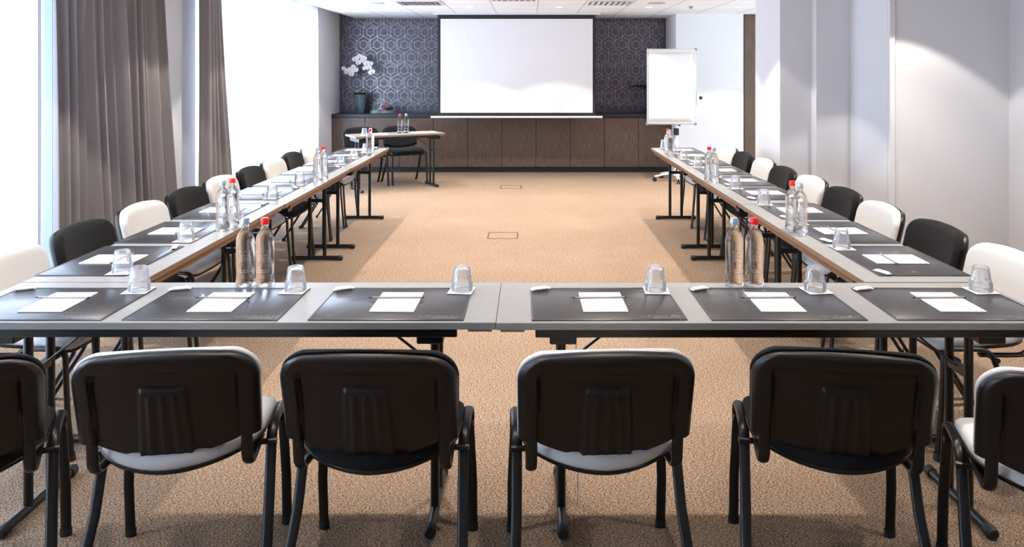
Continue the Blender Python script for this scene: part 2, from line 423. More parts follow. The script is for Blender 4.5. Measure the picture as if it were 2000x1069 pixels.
def make_vent():
    t = empty('ceiling_vent'); b = NB()
    for s in (-1, 1):
        box(b, -.27, .27, s*.27-.012, s*.27+.012, -.012, 0, .002); box(b, s*.27-.012, s*.27+.012, -.27, .27, -.012, 0, .002)
    finish(b, 'frame', M['white_metal'], t, 0)
    b = NB(); box(b, -.26, .26, -.26, .26, -.003, -.001); finish(b, 'backing', M['greyp'], t, 0)
    for k in range(7):
        b = NB(); box(b, -.011, .011, -.25, .25, -.001, .001, M=Matrix.Translation((-.21+.07*k, 0, -.012)) @ Matrix.Rotation(.7, 4, 'Y')); finish(b, 'slat', M['white_metal'], t, 0)
    return t
v = make_vent(); v.location = (-1.383, 9.6, CEIL-.002); tag(v, 'square slatted ceiling vent above the left of the screen', 'air vent', 'square ceiling vents')
v2 = copy_tree(v); v2.location = (1.017, 9.6, CEIL-.002); v2['label'] = 'square slatted ceiling vent above the right of the screen'
v3 = copy_tree(v); v3.location = (-.183, 9.0, CEIL-.002); v3['label'] = 'square slatted ceiling vent at the top edge, above the screen centre'
b = NB(); lathe(b, [(0, -.012), (.10, -.012), (.115, -.006), (.118, 0), (0, 0)], 32); o = finish(b, 'ceiling_speaker', mat('speaker_mesh', (.5, .49, .5), .8), None, 40)
o.location = (1.617, 9.6, CEIL); tag(o, 'flat round grey ceiling speaker right of the right vent', 'ceiling speaker', 'ceiling speakers')
o = o.copy(); C.objects.link(o); o.location = (-1.95, 9.62, CEIL); o['label'] = 'flat round ceiling speaker left of the left vent'
b = NB(); lathe(b, [(0, -.03), (.018, -.03), (.02, -.012), (.035, -.008), (.035, 0), (0, 0)], 20); o = finish(b, 'sprinkler_head', M['brass'], None, 40)
o.location = (2.17, 10.15, CEIL); tag(o, 'tiny brown sprinkler head on the ceiling between two right downlights', 'sprinkler')

# ------------------------------------------------------------------ back cabinets
CY = 11.83
edges = [XL+.005]+[-2.557+.5335*k for k in range(9)]+[2.226]
names = ['first', 'second', 'third', 'fourth', 'fifth', 'sixth', 'seventh', 'eighth', 'ninth', 'tenth']
for i in range(10):
    a, c = edges[i], edges[i+1]
    t = empty('cabinet_unit', ((a+c)/2, CY, 0)); hw = (c-a)/2
    b = NB(); box(b, -hw+.001, hw-.001, .022, .495, .085, .86); finish(b, 'carcass', M['cabtop'], t, 0)
    b = NB(); box(b, -hw+.0035, hw-.0035, 0, .02, .09, .852, .0015); finish(b, 'door', M['cab'], t, 0)
    b = NB(); box(b, -hw, hw, .05, .07, 0, .085); finish(b, 'plinth', M['cabtop'], t, 0)
    tag(t, 'dark oak base cabinet unit, %s from the window wall' % names[i], 'cabinet', 'dark oak cabinets along the back wall')
b = NB(); box(b, XL+.002, 2.228, CY-.012, BACK-.002, .861, .915, .002)
tag(finish(b, 'worktop', M['cabtop'], None, 0), 'long black worktop along the top of the back cabinets', 'worktop')

# projection screen
t = empty('projection_screen', (-.184, 11.35, 0))
b = NB(); box(b, -1.181, 1.181, 0, .004, .918, 2.43); finish(b, 'black_border', M['black'], t, 0)
b = NB(); box(b, -1.139, 1.139, -.003, -.0005, .962, 2.368); finish(b, 'white_screen', M['screen'], t, 0)
b = NB(); tube(b, [(-1.285, 0, .897), (1.285, 0, .897)], .018, 12, .016); finish(b, 'bottom_bar', M['white_metal'], t)
b = NB(); box(b, -1.25, 1.25, -.04, .06, 2.43, 2.449); finish(b, 'housing', M['white_metal'], t, 0)
tag(t, 'large white pull-down projection screen with black border in front of the patterned wall', 'projection screen')

# ------------------------------------------------------------------ orchid, marker tray, plant
WT = .915
t = empty('orchid_plant', (-2.68, 12.05, WT))
b = NB(); lathe(b, [(0, 0), (.058, 0), (.062, .01), (.095, .16), (.118, .285), (.122, .30), (.112, .30), (.108, .285), (0, .275)], 36); finish(b, 'pot', M['pot'], t, 50)
b = NB(); rg = random.Random(2)
for k in range(26):
    a = rg.random()*2*PI; r = rg.random()**.5*.09; s = .018+.02*rg.random()
    bmesh.ops.create_icosphere(b, subdivisions=2, radius=s, matrix=Matrix.Translation((math.cos(a)*r, math.sin(a)*r, .285+.02*rg.random())) @ Matrix.Diagonal((1, 1, .8, 1)))
finish(b, 'moss', M['moss'], t, 60)
def leafblade(b, base, ang, L, wdt, rise, droop):
    d = Vector((math.cos(ang), math.sin(ang), 0)); n = Vector((-d.y, d.x, 0))
    def fn(u, v):
        c = Vector(base)+d*L*v+Vector((0, 0, rise*v-droop*v*v))
        ww = wdt*math.sin(PI*min(1, .12+.88*v))**.8
        return c+n*(u-.5)*ww+Vector((0, 0, abs(u-.5)*ww*.35))
    grid(b, 4, 8, fn)
b = NB()
for a in (.3, 1.4, 2.7, 3.9, 5.2): leafblade(b, (0, 0, .30), a, .13, .04, .07, .05)
lf = finish(b, 'leaf_rosette', M['leaf'], t, 80); lf.modifiers.new('leaf thickness', 'SOLIDIFY').thickness = .003
st1 = [(-.02, 0, .28), (-.025, 0, .45), (-.02, 0, .60), (-.05, -.01, .68), (-.12, -.02, .70), (-.20, -.03, .66)]
st2 = [(.02, 0, .28), (.015, 0, .5), (.0, 0, .68), (-.03, -.01, .79), (.04, -.02, .80), (.13, -.03, .72), (.20, -.03, .62)]
for s in (st1, st2):
    b = NB(); tube(b, s, .005, 8); finish(b, 'stem', M['stem'], t)
def petal(b, ctr, R, ang, L, wdt, mi=0, cup=.25):
    def fn(u, v):
        ww = wdt*math.sin(PI*(.1+.84*v))**.65
        p = Vector(((u-.5)*ww, .004-cup*L*(v-.2)**2-.12*ww*(1-abs(2*u-1)), L*v))
        return ctr+R @ (Matrix.Rotation(ang, 3, 'Y') @ p)
    grid(b, 6, 6, fn, mi)
fl = [(-.20, -.045, .66), (-.25, -.05, .71), (-.16, -.06, .69), (-.10, -.06, .74), (-.13, -.05, .63), (-.07, -.07, .69), (-.02, -.05, .81), (-.07, -.06, .86), (.03, -.07, .83), (.0, -.07, .90), (.07, -.06, .88),
      (.11, -.07, .80), (.15, -.06, .73), (.09, -.07, .72), (.19, -.06, .66), (.17, -.06, .79)]
rg = random.Random(8)
for c in fl:
    b = NB(); R = (Matrix.Rotation(rg.uniform(-.5, .5), 3, 'Z') @ Matrix.Rotation(rg.uniform(-.3, .3), 3, 'X') @ Matrix.Rotation(rg.uniform(-.4, .4), 3, 'Y'))
    s = rg.uniform(.85, 1.15)
    for a, L, wd in ((PI/2, .052, .058), (-PI/2, .052, .058), (0, .045, .034), (2.4, .045, .034), (-2.4, .045, .034)):
        petal(b, Vector(c), R, a, L*s, wd*s)
    petal(b, Vector(c)+R @ Vector((0, -.006, 0)), R, PI, .02*s, .014*s, 1, 2)
    o = finish(b, 'flower', [M['petal'], M['lip']], t, 80); o.modifiers.new('petal thickness', 'SOLIDIFY').thickness = .0015
tag(t, 'white flowering orchid in a tapered blue grey ceramic pot on the worktop', 'orchid')
# marker tray
t = empty('marker_tray', (-2.31, 12.02, WT))
b = NB(); box(b, -.19, .19, -.07, .07, 0, .006, .001); box(b, -.19, .19, -.07, -.064, .006, .05, .001); box(b, -.19, .19, .064, .07, .006, .05, .001)
box(b, -.19, -.184, -.064, .064, .006, .11, .001); box(b, .184, .19, -.064, .064, .006, .05, .001); box(b, -.06, -.055, -.064, .064, .006, .09, .001)
finish(b, 'tray_body', M['acrylic'], t, 0)
tag(t, 'clear acrylic desk tray of markers on the worktop beside the orchid', 'desk tray')
def marker(loc, rot, bodym, capm, label):
    t = empty('marker_pen'); t.location = loc; t.rotation_euler = rot
    b = NB(); tube(b, [(-.06, 0, 0), (.015, 0, 0)], .009, 12); finish(b, 'barrel', bodym, t)
    b = NB(); tube(b, [(.015, 0, 0), (.058, 0, 0), (.062, 0, 0)], .0105, 12, radii=[1, 1, .7]); finish(b, 'cap', capm, t)
    tag(t, label, 'marker pen', 'markers in the acrylic tray')
mx0, my0 = -2.31, 12.02
marker((mx0-.13, my0, WT+.125), (0, -.95, .1), M['green'], M['green'], 'green marker pen standing tilted at the left of the acrylic tray')
marker((mx0+.02, my0, WT+.125), (0, -1.0, .1), M['redm'], M['redm'], 'red marker pen standing tilted in the middle of the acrylic tray')
marker((mx0-.04, my0+.01, WT+.115), (0, -1.2, .1), M['white_metal'], M['alu'], 'silver marker pen standing tilted between the green and red pens')
marker((mx0-.02, my0-.03, WT+.071), (0, 0, .1), M['white_metal'], M['redm'], 'white marker pen with red cap lying on top in the acrylic tray')
marker((mx0-.12, my0-.03, WT+.022), (0, 0, 0), M['white_metal'], M['green'], 'white marker pen with green cap lying in the bottom of the tray')
marker((mx0+.06, my0-.04, WT+.022), (0, 0, .05), M['white_metal'], M['redm'], 'white marker pen with red cap lying in the bottom of the tray')
marker((mx0+.10, my0+.045, WT+.022), (0, 0, .0), M['black'], M['black'], 'black marker pen lying at the right of the acrylic tray')
b = NB(); box(b, -.055, .055, -.02, .02, 0, .05, .008, 3); o = finish(b, 'board_eraser', M['black'], None); o.location = (mx0+.10, my0+.0, WT+.052)
o.rotation_euler = (0, -.1, .2); tag(o, 'black board eraser on top at the right of the acrylic tray', 'board eraser')
# dark arching plant behind flipchart
t = empty('potted_plant', (1.99, 12.10, WT))
b = NB(); lathe(b, [(0, 0), (.05, 0), (.075, .12), (.08, .2), (.07, .2), (.065, .18), (0, .18)], 28); finish(b, 'pot', M['cabtop'], t, 50)
rg = random.Random(12)
for k in range(9):
    a = PI+rg.uniform(-.7, .7) if k < 6 else PI+rg.uniform(-1.2, 1.2); L = rg.uniform(.28, .40)
    p = [Vector((0, 0, .18))+Vector((math.cos(a)*L*s, math.sin(a)*L*s*.5, .66*s-.38*s*s+.03*math.sin(5*s))) for s in [i/8 for i in range(9)]]
    b = NB(); tube(b, p, .004, 6)
    for i in range(2, 9):
        leafblade(b, p[i], a+1.1, .05, .02, .01, .03); leafblade(b, p[i], a-1.1, .05, .02, .01, .03)
    finish(b, 'branch', M['stem'], t, 80)
tag(t, 'dark arching plant on the worktop half hidden behind the flipchart', 'plant')

# ------------------------------------------------------------------ flipchart
t = empty('flipchart', (2.13, 10.98, 0))
b = NB(); box(b, -.426, .264, -.10, -.075, .83, 1.905, .004); finish(b, 'board', M['whiteboard'], t, 0)
b = NB()
for s in (-.434, .252): box(b, s, s+.02, -.108, -.07, .825, 1.91, .004)
box(b, -.43, .27, -.108, -.07, .818, .84, .004)
finish(b, 'board_frame', M['alu'], t, 0)
b = NB(); box(b, -.42, .258, -.125, -.095, 1.845, 1.902, .01, 2); finish(b, 'clamp_bar', M['white_metal'], t)
b = NB()
for (cx, cz) in ((.262, 1.895), (-.428, .828), (.262, .828)): box(b, cx-.018, cx+.018, -.118, -.066, cz-.02, cz+.02, .006, 2)
finish(b, 'corner_cap', M['greyp'], t)
def sheetf(u, v): return Vector((-.405+.625*u, -.109-.003*math.sin(PI*v), 1.85-.99*v))
b = NB(); grid(b, 12, 12, sheetf); o = finish(b, 'paper_pad', M['paper'], t, 80); o.modifiers.new('paper thickness', 'SOLIDIFY').thickness = .006
b = NB(); tube(b, [(.27, -.09, 1.20), (.33, -.09, 1.20)], .006, 8); finish(b, 'knob_rod', M['alu'], t)
b = NB(); bmesh.ops.create_icosphere(b, subdivisions=2, radius=.026, matrix=Matrix.Translation((.34, -.09, 1.20))); finish(b, 'knob', M['black'], t)
b = NB(); box(b, .262, .285, -.08, -.06, 1.08, 1.30, .004); finish(b, 'side_bracket', M['greyp'], t, 0)
b = NB(); tube(b, [(0, -.03, .10), (0, -.03, .60)], .030, 16); finish(b, 'pole', M['white_metal'], t)
b = NB(); tube(b, [(0, -.03, .55), (0, -.03, 1.3)], .021, 16); finish(b, 'inner_pole', M['alu'], t)
b = NB(); box(b, -.03, .03, -.075, .01, .66, .76, .006); tube(b, [(.02, -.03, .80), (.06, -.03, .80)], .008, 8); finish(b, 'clamp', M['black'], t)
b = NB(); lathe(b, [(0, .07), (.05, .07), (.055, .085), (.045, .12), (.03, .135), (0, .135)], 24, c=(0, -.03)); finish(b, 'hub', M['white_metal'], t, 40)
for k in range(5):
    a = 2*PI*k/5+3.35; d = Vector((math.cos(a), math.sin(a), 0)); o0 = Vector((0, -.03, 0))
    b = NB(); tube(b, [o0+d*.03+Vector((0, 0, .11)), o0+d*.2+Vector((0, 0, .095)), o0+d*.33+Vector((0, 0, .07))], .022, 10, .014)
    lg = finish(b, 'leg', M['white_metal'], t)
    b = NB(); n = Vector((-d.y, d.x, 0)); cc = o0+d*.33+Vector((0, 0, .026))
    tube(b, [cc-n*.02, cc-n*.008], .026, 16); tube(b, [cc+n*.008, cc+n*.02], .026, 16); tube(b, [cc, cc+Vector((0, 0, .04))], .008, 8)
    finish(b, 'caster', M['black'], lg)
tag(t, 'white flipchart with blank paper on a five-legged wheeled stand by the right wall', 'flipchart')

# ------------------------------------------------------------------ chairs
def rrx(z, z0, z1, w0, w1, rt, rb):
    """half width of the backrest outline at height z"""
    wd = w0+(w1-w0)*(z-z0)/(z1-z0)
    if z > z1-rt: q = (z-(z1-rt))/rt; wd -= rt*(1-math.sqrt(max(0, 1-q*q)))
    if z < z0+rb: q = ((z0+rb)-z)/rb; wd -= rb*(1-math.sqrt(max(0, 1-q*q)))
    return wd
def lean(x, z):   # y of the backrest mid plane
    return -.207-.20*(z-.52)-.01*(z-.52)/.3+.55*x*x
def make_chair(kind):
    fab = M['fabric_b'] if kind == 'black' else M['fabric_w']
    t = empty('meeting_chair')
    HW = .256
    vv = [0, .012, .03, .06, .1]+[.1+.62*i/34 for i in range(1, 35)]+[.72+.28*math.sin(PI/2*i/9) for i in range(1, 10)]
    uu = [-1, -.985, -.95]+[-.92+1.84*i/92 for i in range(93)]+[.95, .985, 1]
    def zbot(x): 
        a = abs(x)
        if a > .200: return .524
        return .476+.042*(a/.200)**2
    def back(b, off, grow, zt, extra, lowz=0):
        g = []
        for v in vv:
            row = []
            for u in uu:
                zc = .478+(zt-.478)*v
                x = u*(rrx(zc, .478, zt, .250, HW, .105, .0)+grow)
                zb = zbot(x)+lowz
                z = zb+(zt-zb)*v
                row.append(b.verts.new((x, lean(x, z)+off(x, z, u, v), z-.010-.009*abs(u)**2.5*v*v)))
            g.append(row)
        for j in range(len(vv)-1):
            for i in range(len(uu)-1): b.faces.new((g[j][i], g[j][i+1], g[j+1][i+1], g[j+1][i]))
        return g
    def stitch(b, g1, g2):
        def ring(g): return [g[0][i] for i in range(len(uu))]+[g[j][-1] for j in range(1, len(vv))]+[g[-1][i] for i in range(len(uu)-2, -1, -1)]+[g[j][0] for j in range(len(vv)-2, 0, -1)]
        a, c = ring(g1), ring(g2); n = len(a)
        for i in range(n): b.faces.new((a[i], a[(i+1) % n], c[(i+1) % n], c[i]))
    # shell (rear skin, relief: rim, recessed panel, ribbed boss)
    def rear(x, z, u, v):
        ax = abs(x); roll = max(1-min(1, (1-abs(u))/.09), 1-min(1, (1-v)/.07), 0)
        d = -.026+.018*roll**2.2
        px = .200
        m = sstep(px+.004, px-.008, ax)*sstep(.748, .734, z)         # recessed panel
        m2 = sstep(px+.001, px-.003, ax)*sstep(px-.012, px-.006, ax)*sstep(.744, .734, z)
        d += .015*m+.004*m2
        bw = .062+.012*(.70-z)/.2
        bo = sstep(bw+.004, bw-.006, ax)*sstep(.696, .686, z)
        d -= .014*bo
        for c in (-.032, 0, .032):
            cc = c*(1+.15*(.7-z)/.2)
            d -= .0075*math.exp(-((x-cc)/.0085)**4)*sstep(.677, .665, z)*sstep(.492, .502, z)
        return d
    b = NB()
    g1 = back(b, rear, 0, .798, 0); g2 = back(b, lambda x, z, u, v: .004, 0, .795, 0); stitch(b, g1, g2)
    finish(b, 'back_shell', M['plastic'], t, 60)
    b = NB()
    def front(x, z, u, v):
        e = min(1, (1-abs(u))/.16, (1-v)/.14, v/.12+.0); e = max(0, e)
        return .010+.036*math.sqrt(1-(1-e)**2)
    g1 = back(b, front, .002, .804, 0, .010); g2 = back(b, lambda x, z, u, v: .005, -.001, .801, 0, .008); stitch(b, g1, g2)
    finish(b, 'backrest_cushion', fab, t, 70)
    # seat outline
    def outline(n=72):
        pts = []
        # front edge from right to left then rear
        fr = .070
        for i in range(9): a = PI/2*i/8; pts.append((.237-fr+fr*math.sin(PI/2-a), .200-fr+fr*math.sin(a)))
        for i in range(1, 8): pts.append((.167-.334*i/8, .200+.006*math.sin(PI*i/8)))
        for i in range(9): a = PI/2*i/8; pts.append((-.237+fr-fr*math.sin(a), .200-fr+fr*math.cos(a)))
        for i in range(1, 6): pts.append((-.237, .13-.17*i/6))
        for i in range(0, 25):
            s = -1+2*i/24; x = .237*math.sin(s*PI/2); pts.append((x, -.245+.205*(1-math.sqrt(max(0, 1-(abs(x)/.2372)**2.0)))**.9*1.0))
        for i in range(1, 6): pts.append((.237, -.04+.17*i/6))
        return pts
    OL = outline()
    def seatz(x, y): return .009+-.012*sstep(-.02, -.24, y)*0+.018*((x/.237)**2)*sstep(.2, -.1, y)-.018*sstep(.12, .20, y)
    def rings(b, spec):
        prev = None
        for (s, z) in spec:
            if s == 0: vsn = [b.verts.new((0, -.02, z+seatz(0, -.02)))]
            else: vsn = [b.verts.new((x*s, -.02+(y+.02)*s, z+seatz(x*s, -.02+(y+.02)*s))) for x, y in OL]
            if prev:
                n = len(OL)
                for i in range(n):
                    j = (i+1) % n
                    if len(vsn) == 1: b.faces.new((prev[i], prev[j], vsn[0]))
                    elif len(prev) == 1: b.faces.new((prev[0], vsn[j], vsn[i]))
                    else: b.faces.new((prev[i], prev[j], vsn[j], vsn[i]))
            prev = vsn
    b = NB(); rings(b, [(0, .424), (.7, .424), (.97, .430), (.995, .436), (1.0, .448), (.985, .462), (.94, .471), (.85, .476), (.6, .476), (.3, .473), (0, .472)])
    finish(b, 'seat_cushion', fab, t, 60)
    b = NB(); rings(b, [(0, .419), (.75, .418), (.96, .419), (1.008, .426), (1.012, .434), (1.0, .436), (.95, .426), (0, .4235)])
    finish(b, 'seat_pan', M['plastic'], t, 60)
    for s in (-1, 1):     # side hoops: front leg, bend, rear leg
        X0 = s*.256
        def P(x, y, z): return Vector((x, y, z))
        xt = s*.248
        pts = [P(X0, .222, 0.0), P(X0, .205, .18), P(xt, .192, .36)]
        pts += [P(xt, .142+.05*math.cos(a), .405+.042*math.sin(a)) for a in [PI*.06+PI*.40*i/6 for i in range(7)]]
        pts += [P(xt, .075-.0*k, .447) for k in (1,)]
        pts += [P(xt, .045-.062*math.sin(a), .385+.060*math.cos(a)) for a in [.1+1.15*i/7 for i in range(8)]]
        pts += [P(s*.252, -.075, .24), P(s*.259, -.150, .12), P(s*.262, -.225, 0)]
        b = NB(); tube(b, pts, .0095, 12, .0165, up=Vector((1, 0, 0))); lg = finish(b, 'leg_hoop', M['steel'], t, 50)
        for (yy, xx) in ((.2235, X0), (-.222, s*.262)):
            b = NB(); tube(b, [P(xx, yy+.0, .0), P(xx, yy*.985, .028)], .0115, 12, .0185, up=Vector((1, 0, 0))); finish(b, 'foot_cap', M['rubber'], lg)
        # back upright with hook under the seat
        xb = s*.212
        zt = .56
        pts = [P(xb, lean(xb, .57)-.006, .57), P(xb, lean(xb, .53)-.010, .53), P(xb, lean(xb, .50)-.012, .485)]
        y0 = lean(xb, .50)-.012
        pts += [P(xb, y0+.052-.050*math.cos(a), .462-.052*math.sin(a)) for a in [PI/2*i/7 for i in range(8)]]
        pts += [P(xb*.99, -.10, .408), P(xb*.97, .02, .408)]
        b = NB(); tube(b, pts, .0085, 14, .0165, up=Vector((1, 0, 0))); finish(b, 'back_bracket', M['steel'], t, 50)
    for yy in (-.02, .14):
        b = NB(); tube(b, [(-.255, yy, .404), (.255, yy, .404)], .009, 10)
        for s in (-1, 1): tube(b, [(s*.255, yy, .404), (s*.266, yy, .404)], .011, 10)
        finish(b, 'cross_tube', M['steel'], t)
    return t
CH = {'black': make_chair('black'), 'white': make_chair('white')}; used = set()
def chair(kind, x, y, rz, label, group):
    if kind in used: o = copy_tree(CH[kind])
    else: o = CH[kind]; used.add(kind)
    o.location = (x, y, 0); o.rotation_euler = (0, 0, rz)
    tag(o, label, 'chair', group)
R = math.radians
G = 'chairs along the near table'
chair('black', -1.705, 2.256, R(25), 'black chair cut off by the left edge, back turned to the camera', G)
chair('white', -1.063, 2.38, R(8), 'white-seated chair seen from behind, second from left at the near table', G)
chair('black', -.452, 2.38, R(-1), 'black chair seen from behind, left of the centre gap', G)
chair('white', .210, 2.38, R(3), 'white-seated chair seen from behind, right of the centre gap', G)
chair('black', .931, 2.38, R(-9), 'black chair seen from behind, turned slightly right at the near table', G)
chair('white', 1.527, 2.19, R(-18), 'white-seated chair cut off by the right edge, back turned to the camera', G)
SY = [3.32, 3.90, 4.48, 5.06, 5.635, 6.205, 6.775, 7.345, 7.91]
ordn = ['first', 'second', 'third', 'fourth', 'fifth', 'sixth', 'seventh', 'eighth', 'ninth']
jit = random.Random(21)
for i, yy in enumerate(SY):
    kind = 'white' if i % 2 == 0 else 'black'
    nth = ordn[i//2]
    chair(kind, -2.065+jit.uniform(-.012, .012), yy, R(-90+jit.uniform(-1.2, 1.2)), '%s padded chair behind the left table row, %s %s one from the camera' % (kind, nth, kind), 'chairs behind the left table row')
    chair(kind, 1.868+jit.uniform(-.012, .012), yy, R(90+jit.uniform(-1.2, 1.2)), '%s padded chair behind the right table row, %s %s one from the camera' % (kind, nth, kind), 'chairs behind the right table row')
chair('black', -1.77, 10.788, R(180+30), 'black chair behind the far small table, on its right', 'chairs behind the far small table')
chair('black', -2.268, 10.50, R(180+30), 'black chair behind the far small table, nearer the window', 'chairs behind the far small table')

# ------------------------------------------------------------------ tables
TH = .74
def make_table(L, D, edge, rail, inset=.21, name='folding_table', foot=.205):
    t = empty(name); h = L/2-.0015
    b = NB(); box(b, -h, h, -D/2, D/2, TH-.024, TH, .0015)
    for f in b.faces: f.material_index = 0 if f.normal.z > .9 else 1
    finish(b, 'tabletop', [M['table'], edge], t, 0)
    for s in (-1, 1):
        b = NB(); box(b, -h+.13, h-.13, s*(D/2-.018)-.010, s*(D/2-.018)+.010, TH-.052, TH-.0245, .002); finish(b, 'rail', rail, t, 0)
    for s in (-1, 1):
        X = s*(L/2-inset)
        b = NB()
        for yy in (-.062, .062): tube(b, [(X, yy, .03), (X, yy, TH-.055)], .0155, 14)
        lg = finish(b, 'leg', M['steel'], t)
        b = NB(); tube(b, [(X, -foot, .022), (X, foot, .022)], .017, 14, .017)
        ft = finish(b, 'foot_bar', M['steel'], lg)
        for q in (-1, 1):
            b = NB(); tube(b, [(X, q*(foot-.03), .0215), (X, q*foot, .0215), (X, q*(foot+.008), .0215)], .0205, 14, radii=[1, 1, .75]); finish(b, 'foot_cap', M['rubber'], lg)
        b = NB(); box(b, X-.045, X+.045, -D/2+.035, D/2-.035, TH-.085, TH-.0245, .004); finish(b, 'leg_bracket', M['steel'], t, 0)
        b = NB(); tube(b, [(X, 0, .50), (X-s*.27, 0, TH-.03)], .009, 8, .004); box(b, X-.012, X+.012, -.062, .062, .485, .515); finish(b, 'brace', M['steel'], t, 0)
        b = NB(); box(b, s*(L/2-.055)-.04, s*(L/2-.055)+.04, -D/2+.01, -D/2+.06, TH-.034, TH-.0245, .001); finish(b, 'link_plate', M['greyp'], t, 0)
    return t
tn = make_table(1.892, .479, M['table_edge'], M['steel'], .225, 'conference_table')
tn.location = (-1.054, 2.7495, 0); tag(tn, 'grey conference table nearest the camera, left one of the pair', 'table', 'grey tables nearest the camera')
t2 = copy_tree(tn); t2.location = (.836, 2.7455, 0); t2['label'] = 'grey conference table nearest the camera, right one of the pair'
b = NB(); tube(b, [(.165, 2.70, .70), (.170, 2.69, .5), (.155, 2.685, .34), (.175, 2.68, .2), (.17, 2.66, .05)], .002, 6)
tag(finish(b, 'cable', M['white_metal']), 'thin white cable dangling along a leg of the near right table', 'cable')
ts = make_table(1.764, .466, M['bounce_edge'], M['bounce_rail'], .21, 'conference_table')
YC = [3.875, 5.645, 7.41]
wh = ['nearest the camera', 'in the middle of the row', 'farthest from the camera']
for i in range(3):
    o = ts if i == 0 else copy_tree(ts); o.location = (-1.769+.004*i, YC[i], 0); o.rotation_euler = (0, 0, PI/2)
    tag(o, 'grey table with bounce-browned edge in the left row, %s' % wh[i], 'table', 'tables of the left row')
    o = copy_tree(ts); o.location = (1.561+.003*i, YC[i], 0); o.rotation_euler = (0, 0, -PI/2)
    tag(o, 'grey table with bounce-browned edge in the right row, %s' % wh[i], 'table', 'tables of the right row')
tb = make_table(1.25, .466, M['bounce_edge'], M['steel'], .10, 'side_table', .205)
TBC = Vector((-1.80, 10.24, 0)); TBA = R(30)
tb.location = TBC; tb.rotation_euler = (0, 0, TBA); tag(tb, 'small angled table at the far end in front of the dark cabinets', 'table')

# ------------------------------------------------------------------ things on the tables
PADT = .0045
def make_pad():
    t = empty('desk_pad')
    b = NB(); box(b, -.261, .261, -.188, .188, 0, .0035, .0015, 2); finish(b, 'leather_sheet', M['pad'], t)
    b = NB()
    tube(b, [(-.256, -.183, .0032), (.256, -.183, .0032), (.256, .183, .0032), (-.256, .183, .0032), (-.256, -.183, .0032)], .0030, 6, .0016); finish(b, 'stitched_edge', M['pad'], t)
    rg = random.Random(4); b = NB()
    for (x0, x1, yy, h) in ((.105, .245, -.155, .010), (.150, .238, -.170, .006)):
        for (p, q) in squiggle(rg, x0, x1, h):
            d = Vector((q[0]-p[0], q[1]-p[1], 0)); n = Vector((-d.y, d.x, 0)).normalized()*.0006
            P, Q = Vector((p[0], p[1]+yy, .0037)), Vector((q[0], q[1]+yy, .0037))
            b.faces.new([b.verts.new(c) for c in (P+n, Q+n, Q-n, P-n)])
    finish(b, 'lettering', M['emboss'], t, 0)
    return t
def make_notepad():
    b = NB(); box(b, -.077, .077, -.112, .112, 0, .004, .0004); t = finish(b, 'notepad', M['paper'], None, 0); return t
def make_pencil():
    t = empty('pencil'); b = NB(); tube(b, [(-.085, 0, 0), (.095, 0, 0)], .0036, 6); finish(b, 'barrel', M['pencil'], t, 0)
    b = NB(); tube(b, [(-.085, 0, 0), (-.104, 0, 0)], .0036, 8, radii=[1, .15]); finish(b, 'tip', M['tip'], t)
    b = NB(); tube(b, [(.095, 0, 0), (.101, 0, 0)], .0038, 8); finish(b, 'end_cap', M['tip'], t); return t
def make_packet():
    b = NB(); box(b, -.031, .031, -.0125, .0125, 0, .010, .0042, 3)
    for q in (-1, 1): box(b, q*.034-.005, q*.034+.005, -.0125, .0125, .0035, .0045, .0004)
    return finish(b, 'sweet_packet', M['packet'], None, 50)
def make_coaster():
    b = NB(); box(b, -.046, .046, -.046, .046, 0, .0014, .0004)
    return finish(b, 'coaster', M['paper'], None, 0)
def make_tumbler():
    b = NB(); N = 64; NF = 12
    H = .090
    prof = [(.0405, 0), (.0400, .004), (.0398, .020), (.0395, .030), (.0372, .034), (.0355, .040), (.0310, .075), (.0295, .085), (.0265, .0895), (0, .0895),
            ]
    def fr(th, i):
        if 4 <= i <= 7:
            a = (th*NF/(2*PI)) % 1; return 1-.055*(1-math.cos(2*PI*a))*.5*(1 if i in (5, 6) else .5)
        return 1
    lathe(b, prof, N*1, fr=fr)
    b2 = [(.0405, 0), (.0385, 0), (.0375, .004), (.0365, .030), (.0330, .045), (.0280, .073), (.0250, .079), (0, .080)]
    lathe(b, b2, N)
    bmesh.ops.remove_doubles(b, verts=b.verts, dist=1e-5)
    return finish(b, 'glass_tumbler', M['tumbler'], None, 40)
